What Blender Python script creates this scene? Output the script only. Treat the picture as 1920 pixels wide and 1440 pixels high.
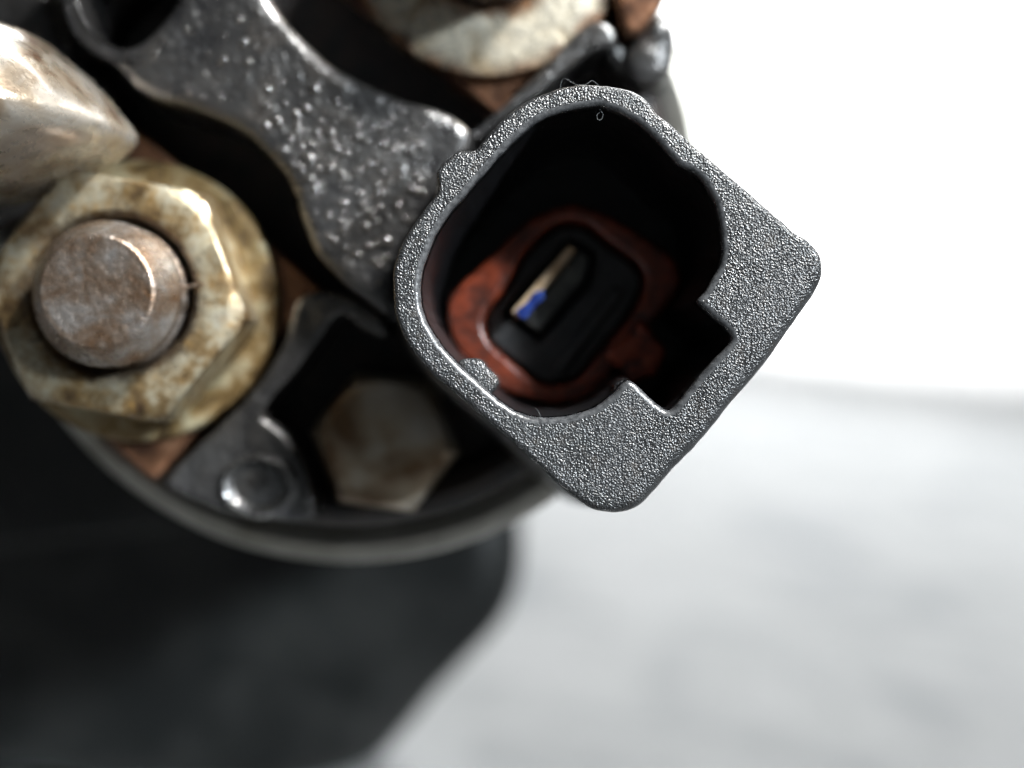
import bpy, bmesh, math, random
from mathutils import Vector, Matrix, noise as mnoise
from mathutils.geometry import tessellate_polygon

for o in list(bpy.data.objects):
    bpy.data.objects.remove(o)
scene = bpy.context.scene
random.seed(7)

# ------------------------------------------------------------------ camera
FOCUS = 72.0                      # mm from lens to the connector rim
K = 52.0 / 1920.0                 # mm per photo pixel in the focus plane
PITCH, ROLL, CAM_H = math.radians(5), math.radians(6.5), 0.058
f = Vector((0, math.cos(PITCH), -math.sin(PITCH)))
r0 = Vector((1, 0, 0)); u0 = r0.cross(f)
RIGHT = r0 * math.cos(ROLL) + u0 * math.sin(ROLL)
UP = u0 * math.cos(ROLL) - r0 * math.sin(ROLL)
CAMPOS = Vector((0, 0, CAM_H))
ROT = Matrix((RIGHT, UP, -f)).transposed()        # starter frame: x right, y up, z towards the viewer
ORIGIN = CAMPOS + f * FOCUS * 0.001
FRAME = Matrix.Translation(ORIGIN) @ ROT.to_4x4()

cam = bpy.data.cameras.new('camera')
camo = bpy.data.objects.new('camera', cam)
scene.collection.objects.link(camo)
camo.matrix_world = Matrix.Translation(CAMPOS) @ ROT.to_4x4()
cam.lens, cam.sensor_width = 50, 36
cam.clip_start, cam.clip_end = 0.002, 50
cam.dof.use_dof = True
cam.dof.focus_distance = FOCUS * 0.001
cam.dof.aperture_fstop = 13.5
scene.camera = camo

# ------------------------------------------------------------------ light
world = bpy.data.worlds.new('World'); scene.world = world
world.use_nodes = True
world.node_tree.nodes['Background'].inputs[0].default_value = (0.86, 0.94, 1.0, 1)
world.node_tree.nodes['Background'].inputs[1].default_value = 0.05

def area(name, loc, target, size, power, col=(1, 1, 1)):
    l = bpy.data.lights.new(name, 'AREA'); l.shape = 'DISK'; l.size = size; l.energy = power; l.color = col
    o = bpy.data.objects.new(name, l); scene.collection.objects.link(o)
    o.location = loc
    o.rotation_euler = (Vector(target) - Vector(loc)).to_track_quat('-Z', 'Y').to_euler()
    return o
area('key_lamp', FRAME @ Vector((0.135, 0.205, 0.105)), FRAME @ Vector((-0.002, 0.016, -0.006)), 0.045, 0.031, (1.0, 0.985, 0.96)).data.spread = math.radians(16)
area('sheen_fill', FRAME @ Vector((0.24, 0.11, 0.22)), FRAME @ Vector((0.019, 0.004, 0)), 0.07, 0.024, (0.86, 0.94, 1.0)).data.spread = math.radians(9)  # added bluish lamp, narrow beam, for sheen on the connector's right corner
area('wall_fill', (0.30, 1.32, 0.62), (0.34, 1.82, 0.10), 0.5, 12.5).data.spread = math.radians(105)  # added lamp out of view, there to turn the background wall white
area('table_fill', (0.08, 0.66, 0.52), (0.12, 0.32, 0.0), 0.45, 6.0, (0.97, 0.99, 1.0))  # added overhead fill out of view, brightens the table from behind the starter

scene.view_settings.view_transform = 'Standard'
scene.view_settings.look = 'None'
scene.view_settings.exposure = 0
scene.view_settings.gamma = 1

# ------------------------------------------------------------------ materials
def P(px, py, d):                      # photo pixel at a depth (mm behind the rim) -> starter frame, mm
    s = K * (FOCUS + d) / FOCUS
    return Vector(((px - 960) * s, -(py - 720) * s, -d))
def XY(px, py, d): return P(px, py, d).xy

class NT:
    def __init__(self, name):
        self.m = bpy.data.materials.new(name); self.m.use_nodes = True
        self.t = self.m.node_tree; self.n = self.t.nodes; self.l = self.t.links
        self.b = self.n['Principled BSDF']
        tc = self.n.new('ShaderNodeTexCoord'); mp = self.n.new('ShaderNodeMapping')
        mp.inputs['Scale'].default_value = (1000, 1000, 1000)
        self.l.new(tc.outputs['Object'], mp.inputs['Vector']); self.co = mp.outputs['Vector']   # millimetres
    def noise(self, scale, detail=4, rough=0.6, dist=0.0):
        n = self.n.new('ShaderNodeTexNoise'); n.inputs['Scale'].default_value = scale
        n.inputs['Detail'].default_value = detail; n.inputs['Roughness'].default_value = rough
        n.inputs['Distortion'].default_value = dist
        self.l.new(self.co, n.inputs['Vector']); return n.outputs['Fac']
    def voronoi(self, scale, feature='F1'):
        n = self.n.new('ShaderNodeTexVoronoi'); n.inputs['Scale'].default_value = scale; n.feature = feature
        self.l.new(self.co, n.inputs['Vector']); return n.outputs['Distance']
    def ramp(self, src, stops):
        r = self.n.new('ShaderNodeValToRGB'); e = r.color_ramp.elements
        while len(e) < len(stops): e.new(0.5)
        for i, (p, c) in enumerate(stops):
            e[i].position = p; e[i].color = c if len(c) == 4 else (*c, 1)
        self.l.new(src, r.inputs['Fac']); return r.outputs['Color']
    def mix(self, fac, a, b, mode='MIX'):
        m = self.n.new('ShaderNodeMix'); m.data_type = 'RGBA'; m.blend_type = mode
        for s, v in ((m.inputs[0], fac), (m.inputs[6], a), (m.inputs[7], b)):
            if isinstance(v, (int, float)): s.default_value = v
            elif isinstance(v, tuple): s.default_value = (*v, 1) if len(v) == 3 else v
            else: self.l.new(v, s)
        return m.outputs[2]
    def math(self, op, a, b=0.0):
        m = self.n.new('ShaderNodeMath'); m.operation = op
        for s, v in ((m.inputs[0], a), (m.inputs[1], b)):
            if isinstance(v, (int, float)): s.default_value = v
            else: self.l.new(v, s)
        return m.outputs[0]
    def set(self, **kw):
        for k, v in kw.items():
            s = self.b.inputs[k.replace('_', ' ')]
            if isinstance(v, (int, float)): s.default_value = v
            elif isinstance(v, tuple): s.default_value = (*v, 1) if len(v) == 3 else v
            else: self.l.new(v, s)
        return self
    def bump(self, *layers):
        prev = None
        for src, strength, dist_mm in layers:
            b = self.n.new('ShaderNodeBump'); b.inputs['Strength'].default_value = strength
            b.inputs['Distance'].default_value = dist_mm * 0.001
            self.l.new(src, b.inputs['Height'])
            if prev: self.l.new(prev, b.inputs['Normal'])
            prev = b.outputs['Normal']
        self.l.new(prev, self.b.inputs['Normal']); return self

def m_shell():
    t = NT('grained_black_plastic')
    g = t.noise(9.5, 1.0, 0.5); g2 = t.voronoi(10.0); big = t.noise(0.25, 4, 0.6); mid = t.noise(0.9, 4, 0.65)
    grime = t.ramp(mid, [(0.54, (0, 0, 0)), (0.70, (0.8,) * 3)])
    base = t.mix(t.ramp(big, [(0.35, (0, 0, 0)), (0.65, (1, 1, 1))]), (0.011, 0.0115, 0.012), (0.024, 0.0255, 0.0275))
    t.set(Base_Color=t.mix(grime, base, (0.026, 0.021, 0.017)),
          Roughness=t.math('ADD', t.ramp(big, [(0.3, (0.24,) * 3), (0.7, (0.40,) * 3)]), t.math('MULTIPLY', grime, 0.14)), Specular_IOR_Level=0.8,
          Coat_Weight=t.ramp(mid, [(0.35, (0.65,) * 3), (0.62, (0.08,) * 3)]), Coat_Roughness=0.09, Coat_IOR=1.5)
    amp = t.math('ADD', t.math('MULTIPLY', g, t.ramp(mid, [(0.32, (1.0,) * 3), (0.66, (0.30,) * 3)])), t.math('MULTIPLY', g2, 0.45))
    w = t.n.new('ShaderNodeTexWave'); w.wave_type = 'BANDS'; w.inputs['Scale'].default_value = 0.16; w.inputs['Distortion'].default_value = 9
    w.inputs['Detail'].default_value = 3; w.inputs['Detail Scale'].default_value = 0.5; t.l.new(t.co, w.inputs['Vector'])
    scuff = t.ramp(w.outputs['Fac'], [(0.0, (0, 0, 0)), (0.012, (1, 1, 1))])
    return t.bump((big, 0.4, 0.25), (mid, 0.5, 0.12), (scuff, 0.5, 0.03), (amp, 1.0, 0.092)).m
def m_lip():
    t = NT('worn_plastic_edge')
    g = t.noise(3.2, 2, 0.6)
    t.set(Base_Color=t.ramp(g, [(0.3, (0.03, 0.031, 0.033)), (0.7, (0.075, 0.077, 0.08))]), Roughness=t.ramp(g, [(0.3, (0.2,) * 3), (0.7, (0.4,) * 3)]), Specular_IOR_Level=0.9, Coat_Weight=0.4, Coat_Roughness=0.15)
    return t.bump((g, 0.5, 0.06)).m
def m_socket():
    t = NT('smooth_black_plastic')
    return t.set(Base_Color=(0.008, 0.008, 0.009), Roughness=0.3, Specular_IOR_Level=0.45).bump((t.noise(1.2, 4), 0.5, 0.25)).m
def m_cap():
    t = NT('oily_black_plastic')
    big = t.noise(0.35, 5, 0.6, 0.6); sm = t.noise(1.3, 3, 0.55)
    t.set(Base_Color=t.ramp(big, [(0.3, (0.010, 0.010, 0.011)), (0.55, (0.020, 0.0195, 0.019)), (0.75, (0.036, 0.031, 0.027))]),
          Roughness=t.ramp(t.noise(0.8, 4), [(0.3, (0.22,) * 3), (0.7, (0.42,) * 3)]), Specular_IOR_Level=0.9, Coat_Weight=0.6, Coat_Roughness=0.07)
    return t.bump((big, 0.6, 0.6), (sm, 0.6, 0.22), (t.noise(3.2, 2), 0.6, 0.10)).m
def m_pit():
    t = NT('soiled_black_plastic')
    n = t.noise(0.6, 5)
    return t.set(Base_Color=t.ramp(n, [(0.35, (0.008, 0.008, 0.009)), (0.7, (0.028, 0.020, 0.016))]), Roughness=0.5,
                 Specular_IOR_Level=0.3).bump((n, 0.5, 0.4)).m
def m_zinc():
    t = NT('corroded_zinc_plating')
    a = t.noise(0.42, 7, 0.74, 0.15); b = t.noise(1.5, 6, 0.75); c = t.noise(0.17, 4, 0.6, 0.1)
    vd = t.n.new('ShaderNodeVectorMath'); vd.operation = 'DISTANCE'
    fl = t.n.new('ShaderNodeVectorMath'); fl.operation = 'MULTIPLY'; t.l.new(t.co, fl.inputs[0]); fl.inputs[1].default_value = (1, 1, 0)
    c_ = XY(275, 568, 14); t.l.new(fl.outputs[0], vd.inputs[0]); vd.inputs[1].default_value = (c_.x, c_.y, 0)
    rad = t.math('ADD', t.math('MULTIPLY', vd.outputs['Value'], 0.1), t.math('MULTIPLY', t.math('SUBTRACT', b, 0.5), 0.28))
    col = t.ramp(a, [(0.34, (0.07, 0.042, 0.022)), (0.45, (0.22, 0.15, 0.07)), (0.54, (0.38, 0.335, 0.235)), (0.72, (0.50, 0.48, 0.40))])
    col = t.mix(t.ramp(b, [(0.55, (0, 0, 0)), (0.68, (0.7,) * 3)]), col, (0.33, 0.19, 0.05))
    col = t.mix(t.ramp(c, [(0.52, (0, 0, 0)), (0.68, (0.7,) * 3)]), col, (0.085, 0.050, 0.028))
    col = t.mix(t.ramp(rad, [(0.43, (0.9,) * 3), (0.53, (0, 0, 0)), (0.68, (0, 0, 0)), (0.80, (0.55,) * 3)]), col, (0.06, 0.036, 0.02))
    t.set(Base_Color=col, Metallic=0.6, Roughness=t.ramp(b, [(0.3, (0.20,) * 3), (0.7, (0.46,) * 3)]), Coat_Weight=0.3, Coat_Roughness=0.08)
    return t.bump((a, 0.25, 0.18), (b, 0.5, 0.12), (t.noise(5, 3), 0.35, 0.04)).m
def m_washer():
    t = NT('grimy_washer_steel')
    a = t.noise(0.5, 6, 0.65, 0.6); b = t.noise(1.6, 5, 0.7)
    col = t.ramp(a, [(0.33, (0.05, 0.032, 0.016)), (0.48, (0.24, 0.16, 0.065)), (0.62, (0.42, 0.37, 0.24))])
    t.set(Base_Color=col, Metallic=0.5, Roughness=t.ramp(b, [(0.3, (0.25,) * 3), (0.7, (0.5,) * 3)]))
    return t.bump((a, 0.5, 0.4), (b, 0.5, 0.15)).m
def m_cream():
    t = NT('tarnished_tin_plating')
    a = t.noise(0.25, 4, 0.55, 0.6); b = t.noise(1.4, 4)
    col = t.ramp(a, [(0.30, (0.25, 0.16, 0.085)), (0.43, (0.50, 0.44, 0.32)), (0.6, (0.66, 0.62, 0.52))])
    t.set(Base_Color=col, Metallic=0.55, Roughness=t.ramp(b, [(0.3, (0.24,) * 3), (0.7, (0.40,) * 3)]))
    return t.bump((a, 0.35, 0.3), (b, 0.3, 0.08)).m
def m_flatwasher():
    t = NT('rust_edged_washer_steel')
    a = t.noise(0.35, 5, 0.6, 0.5); b = t.noise(1.2, 4)
    vd = t.n.new('ShaderNodeVectorMath'); vd.operation = 'DISTANCE'
    t.l.new(t.co, vd.inputs[0]); c_ = XY(917, -97, 14); vd.inputs[1].default_value = (c_.x, c_.y, -11.8)
    rad = t.math('ADD', t.math('MULTIPLY', vd.outputs['Value'], 0.1), t.math('MULTIPLY', t.math('SUBTRACT', a, 0.5), 0.35))
    col = t.ramp(a, [(0.32, (0.36, 0.27, 0.16)), (0.5, (0.58, 0.53, 0.42)), (0.7, (0.68, 0.65, 0.56))])
    col = t.mix(t.ramp(rad, [(0.44, (0.9,) * 3), (0.53, (0, 0, 0)), (0.73, (0, 0, 0)), (0.82, (0.95,) * 3)]), col, t.ramp(b, [(0.35, (0.07, 0.03, 0.016)), (0.65, (0.24, 0.11, 0.045))]))
    t.set(Base_Color=col, Metallic=0.6, Roughness=t.ramp(b, [(0.3, (0.18,) * 3), (0.7, (0.40,) * 3)]))
    return t.bump((a, 0.5, 0.5), (b, 0.5, 0.15)).m
def m_lug():
    t = NT('wet_tinned_lug')
    a = t.noise(0.30, 4, 0.55, 0.8); b = t.noise(0.9, 4, 0.6)
    col = t.ramp(a, [(0.30, (0.20, 0.12, 0.075)), (0.42, (0.42, 0.34, 0.25)), (0.56, (0.56, 0.51, 0.44))])
    t.set(Base_Color=col, Metallic=0.6, Roughness=t.ramp(b, [(0.3, (0.16,) * 3), (0.7, (0.40,) * 3)]), Coat_Weight=0.6, Coat_Roughness=0.05)
    return t.bump((a, 0.25, 0.3), (b, 0.4, 0.15)).m
def m_stud():
    t = NT('rusty_bolt_steel')
    a = t.noise(0.5, 6, 0.65, 0.5); b = t.noise(3.0, 5, 0.7)
    col = t.ramp(a, [(0.32, (0.17, 0.095, 0.05)), (0.48, (0.26, 0.20, 0.155)), (0.66, (0.38, 0.355, 0.335))])
    t.set(Base_Color=col, Metallic=0.8, Roughness=t.ramp(b, [(0.3, (0.15,) * 3), (0.7, (0.42,) * 3)]))
    return t.bump((a, 0.3, 0.12), (t.noise(1.6, 3), 0.6, 0.16), (b, 0.6, 0.1)).m
def m_copper():
    t = NT('dirty_copper')
    a = t.noise(0.45, 5); b = t.noise(2.0, 4)
    col = t.ramp(a, [(0.38, (0.04, 0.019, 0.012)), (0.54, (0.18, 0.085, 0.045)), (0.72, (0.36, 0.19, 0.11))])
    t.set(Base_Color=col, Metallic=0.55, Roughness=0.38)
    return t.bump((a, 0.4, 0.3), (b, 0.4, 0.1)).m
def m_can():
    t = NT('zinc_coated_can_steel')
    a = t.noise(0.16, 5, 0.6, 0.5)
    col = t.ramp(a, [(0.3, (0.26, 0.25, 0.21)), (0.6, (0.46, 0.45, 0.41))])
    return t.set(Base_Color=col, Metallic=0.35, Roughness=0.42).bump((t.noise(0.9, 4), 0.3, 0.15)).m
def m_bolt():
    t = NT('soiled_bolt_steel')
    a = t.noise(0.22, 4, 0.5, 0.3)
    col = t.ramp(a, [(0.36, (0.18, 0.11, 0.06)), (0.50, (0.40, 0.33, 0.24)), (0.62, (0.52, 0.49, 0.43))])
    return t.set(Base_Color=col, Metallic=0.75, Roughness=0.34).bump((a, 0.4, 0.3)).m
def m_red():
    t = NT('brick_red_silicone')
    a = t.noise(0.8, 5, 0.6)
    col = t.ramp(a, [(0.30, (0.035, 0.011, 0.007)), (0.52, (0.155, 0.027, 0.010)), (0.72, (0.27, 0.048, 0.017))])
    return t.set(Base_Color=col, Roughness=0.32, Specular_IOR_Level=0.6).bump((a, 0.5, 0.3)).m
def m_reddirty():
    t = NT('grimy_red_silicone')
    a = t.noise(1.0, 6, 0.65, 0.4)
    col = t.ramp(a, [(0.38, (0.035, 0.016, 0.014)), (0.5, (0.30, 0.055, 0.026)), (0.66, (0.46, 0.10, 0.05)), (0.78, (0.30, 0.17, 0.05))])
    return t.set(Base_Color=col, Roughness=0.4).bump((a, 0.7, 0.4)).m
def m_brass():
    t = NT('tan_blade_metal')
    a = t.noise(1.2, 3)
    col = t.ramp(a, [(0.3, (0.55, 0.36, 0.20)), (0.7, (0.74, 0.56, 0.38))])
    return t.set(Base_Color=col, Metallic=0.35, Roughness=0.4).m
def m_charcoal():
    t = NT('charcoal_insulator')
    a = t.noise(0.8, 4)
    return t.set(Base_Color=t.ramp(a, [(0.3, (0.022, 0.023, 0.024)), (0.7, (0.045, 0.046, 0.047))]), Roughness=0.45).bump((a, 0.3, 0.15)).m
def m_dull():
    t = NT('dull_grey_metal')
    a = t.noise(0.9, 4)
    return t.set(Base_Color=t.ramp(a, [(0.3, (0.07, 0.075, 0.07)), (0.7, (0.16, 0.165, 0.155))]), Metallic=0.4, Roughness=0.5).m
def m_blue():
    t = NT('blue_paint_dab')
    a = t.noise(2.0, 3)
    col = t.ramp(a, [(0.4, (0.012, 0.025, 0.14)), (0.6, (0.03, 0.07, 0.30))])
    return t.set(Base_Color=col, Roughness=0.3).m
def m_motor():
    t = NT('black_painted_motor_steel')
    a = t.noise(0.12, 4)
    col = t.ramp(a, [(0.38, (0.002, 0.003, 0.003)), (0.62, (0.016, 0.017, 0.016))])
    return t.set(Base_Color=col, Roughness=0.48, Specular_IOR_Level=0.35).bump((t.noise(0.5, 4), 0.4, 0.4)).m
def m_drop():
    t = NT('oil_film')
    return t.set(Base_Color=(0.03, 0.028, 0.026), Roughness=0.08, Specular_IOR_Level=1.0).m
def m_table():
    t = NT('pale_grey_table_coating')
    a = t.noise(0.022, 5, 0.6, 0.8); b = t.noise(0.05, 5, 0.65, 1.0)
    col = t.ramp(a, [(0.34, (0.33, 0.345, 0.36)), (0.48, (0.49, 0.50, 0.50)), (0.66, (0.54, 0.545, 0.55))])
    col = t.mix(t.ramp(b, [(0.52, (0, 0, 0)), (0.68, (0.6,) * 3)]), col, (0.27, 0.285, 0.295))
    return t.set(Base_Color=col, Roughness=0.65, Specular_IOR_Level=0.25).bump((t.noise(0.5, 4), 0.15, 0.3)).m
def m_wall():
    t = NT('white_wall_paint')
    return t.set(Base_Color=t.ramp(t.noise(0.004, 3), [(0.3, (0.80, 0.80, 0.80)), (0.7, (0.84, 0.84, 0.84))]), Roughness=0.7).m
def m_lint():
    t = NT('pale_lint')
    return t.set(Base_Color=t.ramp(t.noise(3, 2), [(0.3, (0.14, 0.15, 0.155)), (0.7, (0.24, 0.26, 0.265))]), Roughness=0.5).m
M = {k[2:]: v() for k, v in list(globals().items()) if k.startswith('m_') and callable(v)}

# ------------------------------------------------------------------ helpers
def spline(pts, spacing=0.25):
    """closed centripetal Catmull-Rom through 2-D points, evenly resampled, counter-clockwise"""
    n = len(pts); fine = []
    for i in range(n):
        p0, p1, p2, p3 = (Vector(pts[(i + j - 1) % n]) for j in range(4))
        t0 = 0; t1 = t0 + max((p1 - p0).length, 1e-4) ** .5
        t2 = t1 + max((p2 - p1).length, 1e-4) ** .5; t3 = t2 + max((p3 - p2).length, 1e-4) ** .5
        for s in range(12):
            t = t1 + (t2 - t1) * s / 12
            a1 = p0 * ((t1 - t) / (t1 - t0)) + p1 * ((t - t0) / (t1 - t0))
            a2 = p1 * ((t2 - t) / (t2 - t1)) + p2 * ((t - t1) / (t2 - t1))
            a3 = p2 * ((t3 - t) / (t3 - t2)) + p3 * ((t - t2) / (t3 - t2))
            b1 = a1 * ((t2 - t) / (t2 - t0)) + a2 * ((t - t0) / (t2 - t0))
            b2 = a2 * ((t3 - t) / (t3 - t1)) + a3 * ((t - t1) / (t3 - t1))
            fine.append(b1 * ((t2 - t) / (t2 - t1)) + b2 * ((t - t1) / (t2 - t1)))
    L = [0]
    for i in range(len(fine)): L.append(L[-1] + (fine[(i + 1) % len(fine)] - fine[i]).length)
    m = max(12, int(L[-1] / spacing)); out = []; j = 0
    for i in range(m):
        s = L[-1] * i / m
        while L[j + 1] < s: j += 1
        a = fine[j]; b = fine[(j + 1) % len(fine)]
        out.append(a.lerp(b, (s - L[j]) / max(L[j + 1] - L[j], 1e-9)))
    if sum(out[i - 1].x * out[i].y - out[i].x * out[i - 1].y for i in range(m)) < 0: out.reverse()
    return out
def poly(pts, spacing=0.3):
    """straight-sided closed loop, resampled"""
    out = []
    for i in range(len(pts)):
        a = Vector(pts[i]); b = Vector(pts[(i + 1) % len(pts)])
        k = max(1, int((b - a).length / spacing))
        out += [a.lerp(b, j / k) for j in range(k)]
    if sum(out[i - 1].x * out[i].y - out[i].x * out[i - 1].y for i in range(len(out))) < 0: out.reverse()
    return out
def offset(loop, d, relax=1):
    n = len(loop); out = []
    for i in range(n):
        t = (loop[(i + 1) % n] - loop[i - 1]); t = t.normalized() if t.length > 1e-9 else Vector((1, 0))
        out.append(loop[i] + Vector((t.y, -t.x)) * d)
    for _ in range(relax):
        out = [out[i] * 0.6 + (out[i - 1] + out[(i + 1) % n]) * 0.2 for i in range(n)]
    return out
def jitter(loop, amp, freq, seed):
    n = len(loop); out = []
    for i, p in enumerate(loop):
        t = (loop[(i + 1) % n] - loop[i - 1]).normalized()
        out.append(p + Vector((t.y, -t.x)) * amp * mnoise.noise(Vector((p.x * freq, p.y * freq, seed))))
    return out
def circle(cx, cy, r, n=96): return [Vector((cx + r * math.cos(2 * math.pi * i / n), cy + r * math.sin(2 * math.pi * i / n))) for i in range(n)]

BASE = Vector((0, 0, 0))
def finish(name, bm, mat, parent, sharp=38, kind=None, label=None):
    bmesh.ops.recalc_face_normals(bm, faces=bm.faces)
    flat = [fc.index for fc in bm.faces if fc.tag]
    me = bpy.data.meshes.new(name); bm.to_mesh(me); bm.free()
    for v in me.vertices: v.co *= 0.001
    for p in me.polygons: p.use_smooth = True
    me.set_sharp_from_angle(angle=math.radians(sharp))
    me.materials.append(M[mat])
    o = bpy.data.objects.new(name, me); scene.collection.objects.link(o)
    if parent is not None:
        o.parent = parent
        if parent.type == 'EMPTY': o.location = -BASE
    else: o.matrix_world = FRAME
    if kind: o['kind'] = kind
    if label: o['label'] = label
    return o
def ring(bm, loop, z): return [bm.verts.new((p.x, p.y, z)) for p in loop]
def skin(bm, a, b):
    n = len(a)
    for i in range(n): bm.faces.new((a[i], a[(i + 1) % n], b[(i + 1) % n], b[i]))
def wall(bm, loop, zt, zb, bev, sign, draft=0.0, steps=4, lip=False, bias=None):
    """rounded edge and wall of a loop; sign +1 outer, -1 hole. returns top ring, bottom ring"""
    rings = []
    n = len(loop); w = [1.0] * n
    if bias:
        for i in range(n):
            t_ = (loop[(i + 4) % n] - loop[i - 4]).normalized(); w[i] = 1 + bias[2] * max(0, t_.y * bias[0] - t_.x * bias[1]) ** 2
    def ins(amount, depth):
        o_ = offset(loop, -sign * amount) if not bias else [p.lerp(q, w[i]) for i, (p, q) in enumerate(zip(loop, offset(loop, -sign * amount)))]
        return [bm.verts.new((p.x, p.y, zt - depth * (w[i] if depth else 1))) for i, p in enumerate(o_)]
    rings.append(ins(bev * 1.25, 0.0))
    for s in range(steps + 1):
        a = math.pi / 2 * s / steps
        rings.append(ins(bev * (1 - math.sin(a)), bev * (1 - math.cos(a))))
    mid = zt - bev - (zt - bev - zb) * 0.5
    rings.append(ring(bm, offset(loop, sign * draft * 0.5), mid))
    rings.append(ring(bm, offset(loop, sign * draft), zb))
    for k, (a, b) in enumerate(zip(rings, rings[1:])):
        n0 = len(bm.faces); skin(bm, a, b)
        if lip and 1 <= k <= steps:
            bm.faces.ensure_lookup_table()
            for i in range(n0, len(bm.faces)): bm.faces[i].material_index = 1
    return rings[0], rings[-1]
def cap_face(bm, rings):
    flatv = [v for r_ in rings for v in r_]
    for tri in tessellate_polygon([[v.co for v in r_] for r_ in rings]):
        try: bm.faces.new([flatv[i] for i in tri])
        except ValueError: pass
def plate(name, outer, dt, db, bev, mat, parent, holes=(), draft=0.0, closed_bottom=True, **kw):
    bm = bmesh.new()
    tops, bots = [], []
    t, b = wall(bm, outer, -dt, -db, bev, 1, draft); tops.append(t); bots.append(b)
    for h in holes:
        t, b = wall(bm, h, -dt, -db, bev, -1, 0.0); tops.append(t); bots.append(b)
    cap_face(bm, tops)
    if closed_bottom: cap_face(bm, bots)
    return finish(name, bm, mat, parent, **kw)
def lathe(name, cx, cy, prof, mat, parent, n=96, cap_first=True, cap_last=True, **kw):
    """prof: list of (radius, depth) from the front backwards"""
    bm = bmesh.new(); rs = [ring(bm, circle(cx, cy, r_, n), -d) for r_, d in prof]
    for a, b in zip(rs, rs[1:]): skin(bm, a, b)
    if cap_first: bm.faces.new(rs[0])
    if cap_last: bm.faces.new(rs[-1])
    return finish(name, bm, mat, parent, **kw)
def px(pts, d): return [XY(a, b, d) for a, b in pts]

# ------------------------------------------------------------------ setting
def box_struct(name, lo, hi, mat, cuts=0):
    bm = bmesh.new(); bmesh.ops.create_cube(bm, size=1)
    for v in bm.verts:
        v.co = Vector([lo[i] + (v.co[i] + 0.5) * (hi[i] - lo[i]) for i in range(3)])
    me = bpy.data.meshes.new(name); bm.to_mesh(me); bm.free(); me.materials.append(M[mat])
    o = bpy.data.objects.new(name, me); scene.collection.objects.link(o); o['kind'] = 'structure'
    return o
box_struct('table_top', (-1.4, -0.35, -0.03), (1.6, 1.39, 0.0), 'table')
box_struct('background_wall', (-2.2, 1.82, -0.9), (2.6, 1.87, 1.6), 'wall')

# ------------------------------------------------------------------ starter motor
BASE = Vector((-25, -33, -120)) * 0.001
starter = bpy.data.objects.new('starter_motor', None); scene.collection.objects.link(starter)
starter.matrix_world = FRAME @ Matrix.Translation(BASE)
starter.empty_display_size = 0.02
starter['label'] = 'oily starter motor with corroded terminals and black plug socket on pale table'
starter['category'] = 'starter motor'

# solenoid can and motor body
CANC = XY(655, 375, 18); RC = 680 * K * 90 / 72
lathe('solenoid_can', CANC.x, CANC.y, [(RC - 3.2, 18.6), (RC - 2.2, 17.6), (RC - 1.2, 17.1), (RC - 0.4, 17.5), (RC, 18.4), (RC, 20.0), (RC - 0.15, 21), (RC - 0.15, 96), (RC - 2, 98)],
      'can', starter, n=160)
mot = spline(px([(-500, 300), (200, 330), (760, 640), (925, 900), (968, 1000), (978, 1075), (950, 1150), (900, 1225), (840, 1300), (765, 1380), (680, 1455), (450, 1500), (0, 1470), (-500, 1440)], 62), 0.9)
plate('motor_body', jitter(mot, 1.6, 0.12, 3.0), 62, 94, 4.5, 'motor', starter)
# saddle that ties the solenoid to the motor
sad = poly(px([(-330, 420), (200, 560), (700, 820), (620, 930), (300, 980), (-330, 1050)], 60), 0.8)
plate('solenoid_bracket', sad, 50, 63, 0.8, 'motor', starter)

# solenoid cap -------------------------------------------------------
CAPC = XY(655, 375, 15); RP = 612 * K * 87 / 72
cap = lathe('solenoid_cap', CAPC.x, CAPC.y, [(RP - 2.6, 17.0), (RP - 2.3, 15.4), (RP - 1.9, 14.8), (RP - 1.2, 14.5), (RP - 0.5, 14.8), (RP, 15.6), (RP, 19.5)], 'pit', starter, n=160)
DB = 9.0
barrier = spline(px([(440, -150), (480, -60), (510, 0), (558, 62), (605, 108), (640, 133), (700, 164), (760, 186), (815, 203), (850, 218), (884, 255),
                     (865, 300), (822, 370), (775, 440), (750, 500), (752, 570), (765, 610), (740, 602), (680, 562), (622, 512), (592, 478), (570, 420), (545, 350), (500, 288), (440, 238),
                     (350, 198), (290, 184), (248, 160), (222, 128), (185, 108), (150, 80), (125, 40), (112, 0), (100, -70), (120, -150)], DB), 0.3)
hole = spline(px([(160, -90), (148, -30), (152, 10), (166, 48), (195, 76), (232, 90), (262, 80), (300, 45), (332, 0), (345, -50), (300, -110), (220, -130)], DB), 0.3)
bar = plate('terminal_barrier', jitter(barrier, 0.12, 0.5, 3.3), DB, 17.2, 0.75, 'cap', cap, holes=[hole])
rib = spline(px([(560, 560), (600, 545), (650, 556), (725, 606), (722, 630), (690, 622), (648, 588), (636, 590), (560, 690), (492, 775), (500, 788), (535, 815), (568, 870), (590, 950),
                 (580, 972), (480, 972), (390, 948), (318, 915), (312, 902), (455, 755), (530, 650)], 11.5), 0.28)
plate('pocket_rib', jitter(rib, 0.1, 0.6, 1.3), 11.5, 17.2, 0.35, 'cap', cap)
# moulded ring mark on the rib's foot
bc = XY(487, 905, 11.5); bm = bmesh.new(); rs = []
for r_, d in [(2.35, 11.75), (2.2, 11.3), (1.9, 11.08), (1.6, 11.25), (1.35, 11.6), (0.6, 11.5)]:
    rs.append([bm.verts.new((bc.x + r_ * math.cos(a * math.pi / 24) * 1.05, bc.y + r_ * math.sin(a * math.pi / 24) * 0.85 - (r_ - 1) * 0.15, -d)) for a in range(48)])
for a, b in zip(rs, rs[1:]): skin(bm, a, b)
bm.faces.new(rs[-1])
finish('moulded_ring', bm, 'cap', cap)
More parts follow.
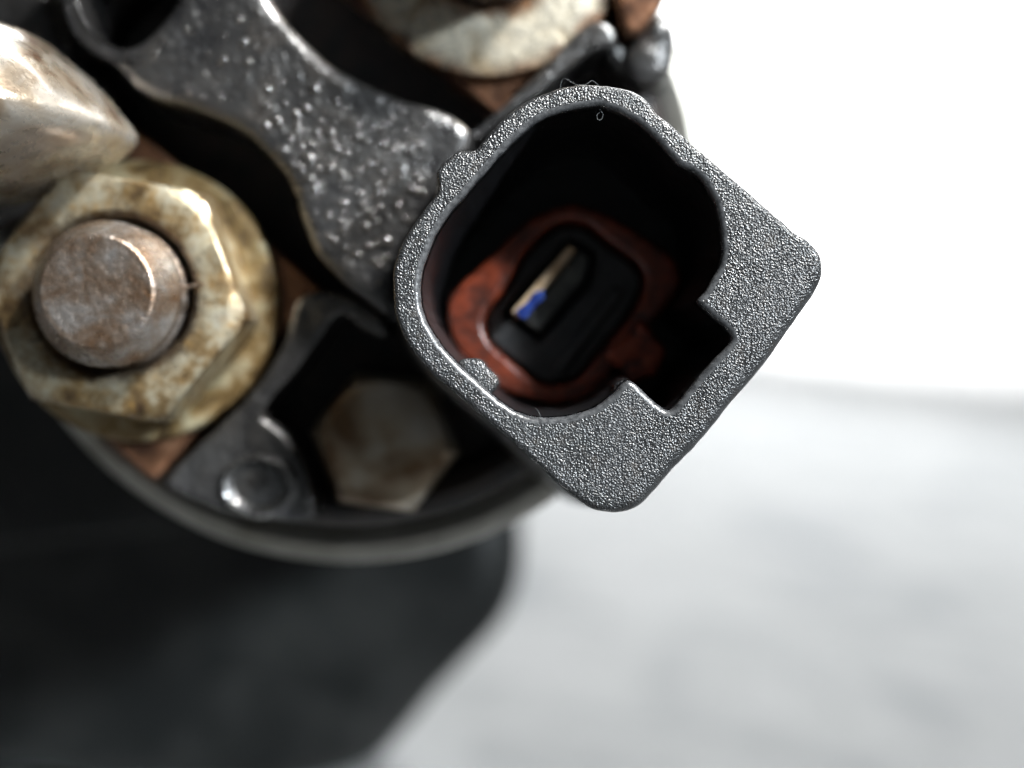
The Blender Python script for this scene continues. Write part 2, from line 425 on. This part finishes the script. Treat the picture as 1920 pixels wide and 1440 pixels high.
# rib beside the upper terminal, and the lobes by the edge
rib2 = spline(px([(880, 262), (900, 240), (1000, 150), (1115, 42), (1150, 60), (1150, 90), (1110, 100), (1020, 170), (950, 222), (900, 262)], 11.5), 0.28)
plate('terminal_rib', rib2, 11.0, 17.2, 0.4, 'cap', cap)
ear = spline(px([(-330, -160), (118, -160), (100, 0), (120, 70), (170, 125), (230, 190), (200, 300), (40, 420), (-330, 420)], 14), 0.4)
plate('cap_ear', ear, 13.4, 18.5, 0.8, 'cap', cap)
lobe = spline(px([(1165, 120), (1180, 85), (1215, 55), (1240, 28), (1262, 60), (1262, 110), (1248, 150), (1215, 165), (1180, 150)], 13), 0.28)
plate('edge_lobe', lobe, 12.2, 17.2, 1.0, 'cap', cap)
lobe = spline(px([(1130, 88), (1150, 70), (1172, 92), (1176, 122), (1160, 132), (1140, 112)], 13), 0.28)
plate('edge_lobe', lobe, 13, 17.2, 0.5, 'cap', cap)

# bolt head in the pocket
bh = XY(722, 828, 14.5); bm = bmesh.new(); rs = []
for r_, d in [(1.5, 12.6), (3.0, 12.7), (3.75, 13.0), (4.45, 13.8), (4.6, 14.1), (4.6, 17.5)]:
    lp = []
    for i in range(48):
        a = 2 * math.pi * i / 48; h = (a + math.radians(8)) % (math.pi / 3) - math.pi / 6
        hexr = math.cos(math.pi / 6) / math.cos(h); w = min(1, max(0, (d - 12.7) / 1.2))
        lp.append(Vector((bh.x + r_ * (1 * (1 - w) + hexr * w) * math.cos(a), bh.y + r_ * (1 * (1 - w) + hexr * w) * math.sin(a))))
    rs.append(ring(bm, lp, -d))
for a, b in zip(rs, rs[1:]): skin(bm, a, b)
bm.faces.new(rs[0])
finish('bolt_head', bm, 'bolt', starter, sharp=24)

# terminals -----------------------------------------------------------
def terminal(cx14, cy14, corners_deg, nut, stud_tip):
    c = XY(cx14, cy14, 14)
    half = 333 * K * 86 / 72
    sq = poly([c + Vector((math.cos(math.radians(corners_deg + 90 * i)), math.sin(math.radians(corners_deg + 90 * i)))) * half for i in range(4)], 0.5)
    plate('contact_plate', sq, 12.85, 17.0, 0.25, 'copper', starter)
    R = 8.35
    lathe('washer', c.x, c.y, [(4.3, 11.8), (R - 0.5, 11.8), (R - 0.15, 11.9), (R, 12.15), (R, 12.9)], 'flatwasher' if not nut else 'washer', starter, n=96, cap_first=False, cap_last=False)
    if nut:
        bm = bmesh.new(); rs = []
        rot = math.radians(-10)
        nn = 72
        def hx(rad, z, chamfer):
            lp = []
            for i in range(nn):
                a = 2 * math.pi * i / nn; h = (a - rot + math.pi / 6) % (math.pi / 3) - math.pi / 6
                # h = angle from nearest corner
                hexr = 7.55 * math.cos(math.pi / 6) / math.cos(math.pi / 6 - abs(h))
                lp.append(Vector((c.x + min(rad, hexr - 0.06 if chamfer else hexr) * math.cos(a), c.y + min(rad, hexr - 0.06 if chamfer else hexr) * math.sin(a))))
            return ring(bm, lp, z)
        # countersunk bore, front face, conical chamfer, sides
        rs = [ring(bm, circle(c.x, c.y, 4.05, nn), -8.4), ring(bm, circle(c.x, c.y, 4.55, nn), -7.25), ring(bm, circle(c.x, c.y, 4.8, nn), -7.05),
              hx(6.35, -7.0, True), hx(6.7, -7.12, True), hx(7.2, -7.42, False), hx(8, -7.85, False), hx(8, -11.4, False), hx(7.2, -11.9, False)]
        for a, b in zip(rs, rs[1:]): skin(bm, a, b)
        finish('terminal_nut', bm, 'zinc', starter, sharp=28, label='corroded cream and ochre hex nut')
    # stud with a thread: turns as stacked ridges
    prof = [(1.2, stud_tip), (2.95, stud_tip), (3.1, stud_tip + 0.1), (3.9, stud_tip + 1.5), (4.0, stud_tip + 1.7), (4.0, stud_tip + 2.1)]
    d = stud_tip + 2.3
    while d < 13.4:
        prof += [(4.0, d), (4.0, d + 0.15), (3.62, d + 0.62), (3.62, d + 0.75)]; d += 1.25
    prof.append((4.0, 13.9))
    lathe('terminal_stud', c.x, c.y, prof, 'stud', starter, n=72, sharp=24)
    return c
C1 = terminal(275, 568, 4, True, 3.8)
C2 = terminal(917, -97, -85, False, 3.8)
# spur of torn thread beside the stud
sp = XY(362, 537, 6.4); bm = bmesh.new(); bmesh.ops.create_icosphere(bm, subdivisions=2, radius=1)
for v in bm.verts: v.co = Vector((sp.x + v.co.x * 0.75, sp.y + v.co.y * 0.13 + 0.08 * math.sin(v.co.x * 2), -6.5 + v.co.z * 0.3))
finish('thread_burr', bm, 'stud', starter)

# cable lug at the left, bent tab at the upper right
lug = jitter(spline(px([(-420, 60), (-100, 50), (40, 62), (80, 74), (112, 100), (160, 144), (210, 196), (246, 238), (254, 258), (232, 286), (180, 310), (120, 336), (20, 380), (-420, 420)], 8), 0.35), 0.3, 0.22, 2.0)
lc_ = sum(lug, Vector((0, 0))) / len(lug); bm = bmesh.new(); rs = []
for k in range(13):
    t = k / 12 * 0.985; f_ = (1 - t ** 2.4) ** (1 / 2.4)
    rs.append(ring(bm, [lc_ + (p - lc_) * f_ for p in lug], -9.0 + 12.5 * t))
for p_, q_ in zip(rs, rs[1:]): skin(bm, p_, q_)
bm.faces.new(rs[-1])
finish('cable_lug', bm, 'lug', starter, sharp=180)
tab = spline(px([(1148, -60), (1250, -70), (1246, 0), (1222, 38), (1186, 72), (1168, 66), (1156, 30)], 12), 0.3)
plate('bent_tab', tab, 11.0, 17.0, 0.5, 'copper', starter)

# plug connector --------------------------------------------------------
outer_px = [(1200, 180), (1157, 165), (1095, 159), (1052, 166), (1020, 176), (982, 195), (957, 212), (932, 235), (907, 264), (895, 278), (880, 284), (862, 283), (850, 290), (828, 309),
            (819, 324), (821, 345), (819, 364), (806, 382), (787, 405), (770, 430), (752, 460), (743, 485), (737, 515), (737, 552), (742, 595), (757, 632), (785, 672), (815, 705), (857, 742),
            (900, 777), (950, 820), (1000, 865), (1050, 910), (1080, 934), (1112, 954), (1150, 962), (1182, 956), (1206, 942), (1232, 917), (1252, 893), (1285, 858), (1325, 815), (1380, 747), (1420, 700),
            (1475, 627), (1512, 574), (1535, 538), (1542, 512), (1540, 488), (1531, 468), (1512, 450), (1495, 440), (1457, 409), (1407, 365), (1370, 334), (1345, 312), (1320, 291), (1270, 245), (1235, 217)]
inner_px = [(1120, 200), (1090, 204), (1045, 214), (1007, 230), (975, 255), (950, 280), (900, 335), (870, 370), (845, 398), (820, 435), (804, 474), (791, 515), (789, 552), (793, 582), (807, 615),
            (832, 652), (855, 678), (885, 706), (920, 736), (945, 757), (970, 772), (1002, 781), (1045, 782), (1082, 776), (1120, 760), (1150, 737), (1168, 718), (1178, 713), (1188, 717), (1218, 745), (1246, 768),
            (1254, 770), (1266, 760), (1305, 712), (1335, 677), (1368, 642), (1370, 630), (1362, 620), (1340, 600), (1310, 573), (1305, 565), (1309, 559), (1322, 545), (1335, 522), (1347, 500), (1352, 472), (1350, 432), (1340, 382),
            (1320, 345), (1295, 322), (1275, 314), (1255, 292), (1227, 262), (1202, 237), (1170, 217), (1145, 206)]
outer = jitter(jitter(spline(px(outer_px, 0), 0.14), 0.05, 1.8, 0.4), 0.05, 0.6, 5.1)
inner = jitter(spline(px(inner_px, 0), 0.11), 0.035, 2.2, 9.4)
bm = bmesh.new()
t1, b1 = wall(bm, outer, 0.0, -20.0, 0.27, 1, 1.3, steps=5, bias=(0.77, -0.64, 1.6))
t2, b2 = wall(bm, inner, 0.0, -13.8, 0.33, -1, -0.5, steps=6, lip=True)
cap_face(bm, [t1, t2]); cap_face(bm, [b2]); cap_face(bm, [b1])
shell = finish('connector_shell', bm, 'shell', starter, sharp=42, label='grained black plastic plug socket with rounded square rim')
shell.data.materials.append(M['lip'])
# lining of the well (smooth plastic, just inside the wall)
bm = bmesh.new()
la = ring(bm, offset(inner, -0.03), -1.1); lb = ring(bm, offset(inner, -0.25), -6); lc = ring(bm, offset(inner, -0.55), -13.6)
skin(bm, la, lb); skin(bm, lb, lc); cap_face(bm, [lc])
finish('socket_well', bm, 'socket', shell)

DS = 9.5
seal_o = spline(px([(842, 560), (842, 620), (862, 665), (905, 705), (960, 736), (1010, 754), (1055, 760), (1100, 745), (1135, 712), (1175, 660), (1225, 605), (1262, 560), (1278, 525), (1268, 488), (1235, 460),
                    (1190, 432), (1150, 408), (1105, 390), (1060, 384), (1010, 400), (960, 440), (920, 480), (870, 525)], DS), 0.3)
seal_i = spline(px([(1102, 422), (1140, 452), (1190, 487), (1208, 512), (1207, 542), (1190, 580), (1135, 650), (1102, 692), (1077, 715), (1045, 722), (1010, 718), (980, 696), (940, 662), (915, 637), (907, 605),
                    (915, 580), (940, 550), (958, 520), (990, 468), (1035, 425), (1065, 415)], DS), 0.3)
plate('seal_ring', jitter(seal_o, 0.14, 0.7, 2.2), DS, 13.5, 0.35, 'red', shell, holes=[seal_i])
blk = poly(px([(1134, 658), (1204, 600), (1250, 662), (1232, 708), (1186, 722)], 8.5), 0.25)
plate('seal_block', jitter(blk, 0.3, 1.0, 4.2), 8.5, 13.5, 0.4, 'reddirty', shell)
slot = poly(px([(1070, 446), (1118, 474), (1108, 530), (1012, 640), (940, 590)], 11.0), 0.3)
plate('blade_housing', offset(seal_i, -0.12), 11.0, 13.5, 0.3, 'charcoal', shell, holes=[slot])
ridge = poly(px([(1030, 694), (1150, 535), (1172, 549), (1052, 710)], 10.7), 0.3)
plate('insulator_ridge', ridge, 10.6, 11.6, 0.2, 'charcoal', shell)
bl = poly(px([(1066, 460), (1082, 468), (974, 596), (958, 585)], 8.6), 0.2)
blade = plate('terminal_blade', bl, 8.6, 13.5, 0.08, 'brass', shell, label='tan flat contact blade')
shank = poly(px([(1086, 470), (1104, 482), (1096, 520), (1010, 622), (985, 604), (978, 594)], 10), 0.2)
plate('blade_shank', shank, 10.2, 13.5, 0.15, 'dull', shell)
dab = spline(px([(1016, 543), (1022, 552), (1000, 580), (985, 596), (972, 594), (968, 584), (984, 570), (1000, 552)], 8.5), 0.1)
plate('paint_dab', jitter(dab, 0.12, 3, 1), 8.45, 9.2, 0.08, 'blue', shell)
nib = spline(px([(858, 684), (870, 672), (886, 669), (908, 681), (930, 702), (936, 716), (930, 732), (918, 744), (885, 716)], 1.0), 0.12)
plate('keying_rib', jitter(nib, 0.12, 1.6, 6), 0.75, 9, 0.3, 'shell', shell)
nib = spline(px([(1148, 742), (1152, 722), (1170, 712), (1186, 720), (1180, 745), (1160, 752)], 1.4), 0.12)
plate('keying_rib', nib, 1.2, 9, 0.3, 'shell', shell)

# oil droplets on the cap -----------------------------------------------
def droplets(name, regions, depth, parent, seed):
    rnd = random.Random(seed); bm = bmesh.new()
    for (x0, y0, x1, y1, n, rmin, rmax) in regions:
        for _ in range(n):
            a = rnd.random(); x = x0 + (x1 - x0) * rnd.random(); y = y0 + (y1 - y0) * rnd.random()
            c = XY(x, y, depth)
            if not inside(c): continue
            rr = rmin + (rmax - rmin) * rnd.random() ** 2.0
            ex, an = 1 + 0.5 * rnd.random(), rnd.random() * 3.14; ca, sa = math.cos(an), math.sin(an); vs = []
            for rad, h in ((1.05, -0.12), (0.92, 0.10), (0.70, 0.27), (0.42, 0.38), (0.18, 0.43)):
                vs.append([])
                for k in range(12):
                    ux, uy = rr * rad * math.cos(k * math.pi / 6) * ex, rr * rad * math.sin(k * math.pi / 6)
                    vs[-1].append(bm.verts.new((c.x + ux * ca - uy * sa, c.y + ux * sa + uy * ca, -depth + rr * h)))
            for q in range(4): skin(bm, vs[q], vs[q + 1])
            bm.faces.new(vs[4])
    return finish(name, bm, 'drop', parent, sharp=180, kind='stuff')
def inpoly(p, lp):
    c = False
    for i in range(len(lp)):
        a, b = lp[i - 1], lp[i]
        if (a.y > p.y) != (b.y > p.y) and p.x < (b.x - a.x) * (p.y - a.y) / (b.y - a.y) + a.x: c = not c
    return c
bin_ = offset(barrier, -0.7, 3); hout = offset(hole, 0.7, 3)
inside = lambda p: inpoly(p, bin_) and not inpoly(p, hout)
droplets('oil_droplets', [(520, 230, 800, 580, 330, 0.05, 0.25), (250, 0, 820, 300, 120, 0.05, 0.28), (500, 220, 640, 320, 45, 0.06, 0.25), (300, 20, 800, 560, 30, 0.26, 0.42)], DB, cap, 5)

# lint ---------------------------------------------------------------------
def fibre(name, pts, rad, label):
    cu = bpy.data.curves.new(name, 'CURVE'); cu.dimensions = '3D'; cu.bevel_depth = rad * 0.001; cu.bevel_resolution = 2
    s = cu.splines.new('POLY'); sub = []
    for i in range(len(pts) - 1):
        p0, p1, p2, p3 = (pts[min(max(i + j - 1, 0), len(pts) - 1)] for j in range(4))
        for q in range(6):
            t = q / 6
            sub.append(0.5 * ((2 * p1) + (p2 - p0) * t + (2 * p0 - 5 * p1 + 4 * p2 - p3) * t * t + (3 * p1 - p0 - 3 * p2 + p3) * t ** 3))
    sub.append(pts[-1]); base = sub[0]
    s.points.add(len(sub) - 1)
    for i, p in enumerate(sub): s.points[i].co = (*((p - base) * 0.001), 1)
    tmp = bpy.data.objects.new(name, cu); scene.collection.objects.link(tmp)
    dg = bpy.context.evaluated_depsgraph_get()
    me = bpy.data.meshes.new_from_object(tmp.evaluated_get(dg)); bpy.data.objects.remove(tmp)
    me.materials.clear(); me.materials.append(M['lint'])
    o = bpy.data.objects.new(name, me); scene.collection.objects.link(o)
    o.matrix_world = FRAME @ Matrix.Translation(base * 0.001)
    o['label'] = label; o['category'] = 'lint'; o['group'] = 'lint on the plug socket'
fibre('lint_fibre', [P(1050, 172, 0.3), P(1053, 153, 0.2), P(1062, 150, 0.1), P(1080, 160, 0.1), P(1098, 160, 0.0), P(1110, 153, 0.1), P(1122, 162, 0.3)], 0.006, 'wavy pale fibre on the top outer edge of the socket rim')
fibre('lint_fibre', [P(846, 722, 0.4), P(854, 731, 0.2), P(858, 740, 0.2), P(853, 746, 0.3)], 0.006, 'short hooked fibre on the lower left outer edge of the socket rim')
fibre('lint_fibre', [P(1014, 785, 0.1), P(1010, 772, 0.1), P(1003, 764, 0.3)], 0.006, 'tiny upright fibre on the bottom inner lip of the socket')
fibre('lint_fibre', [P(1122, 206, 0.4), P(1130, 214, 0.3), P(1128, 224, 0.3), P(1121, 226, 0.3), P(1119, 217, 0.3), P(1126, 211, 0.4)], 0.006, 'small curled fibre hanging under the top inner lip of the socket')
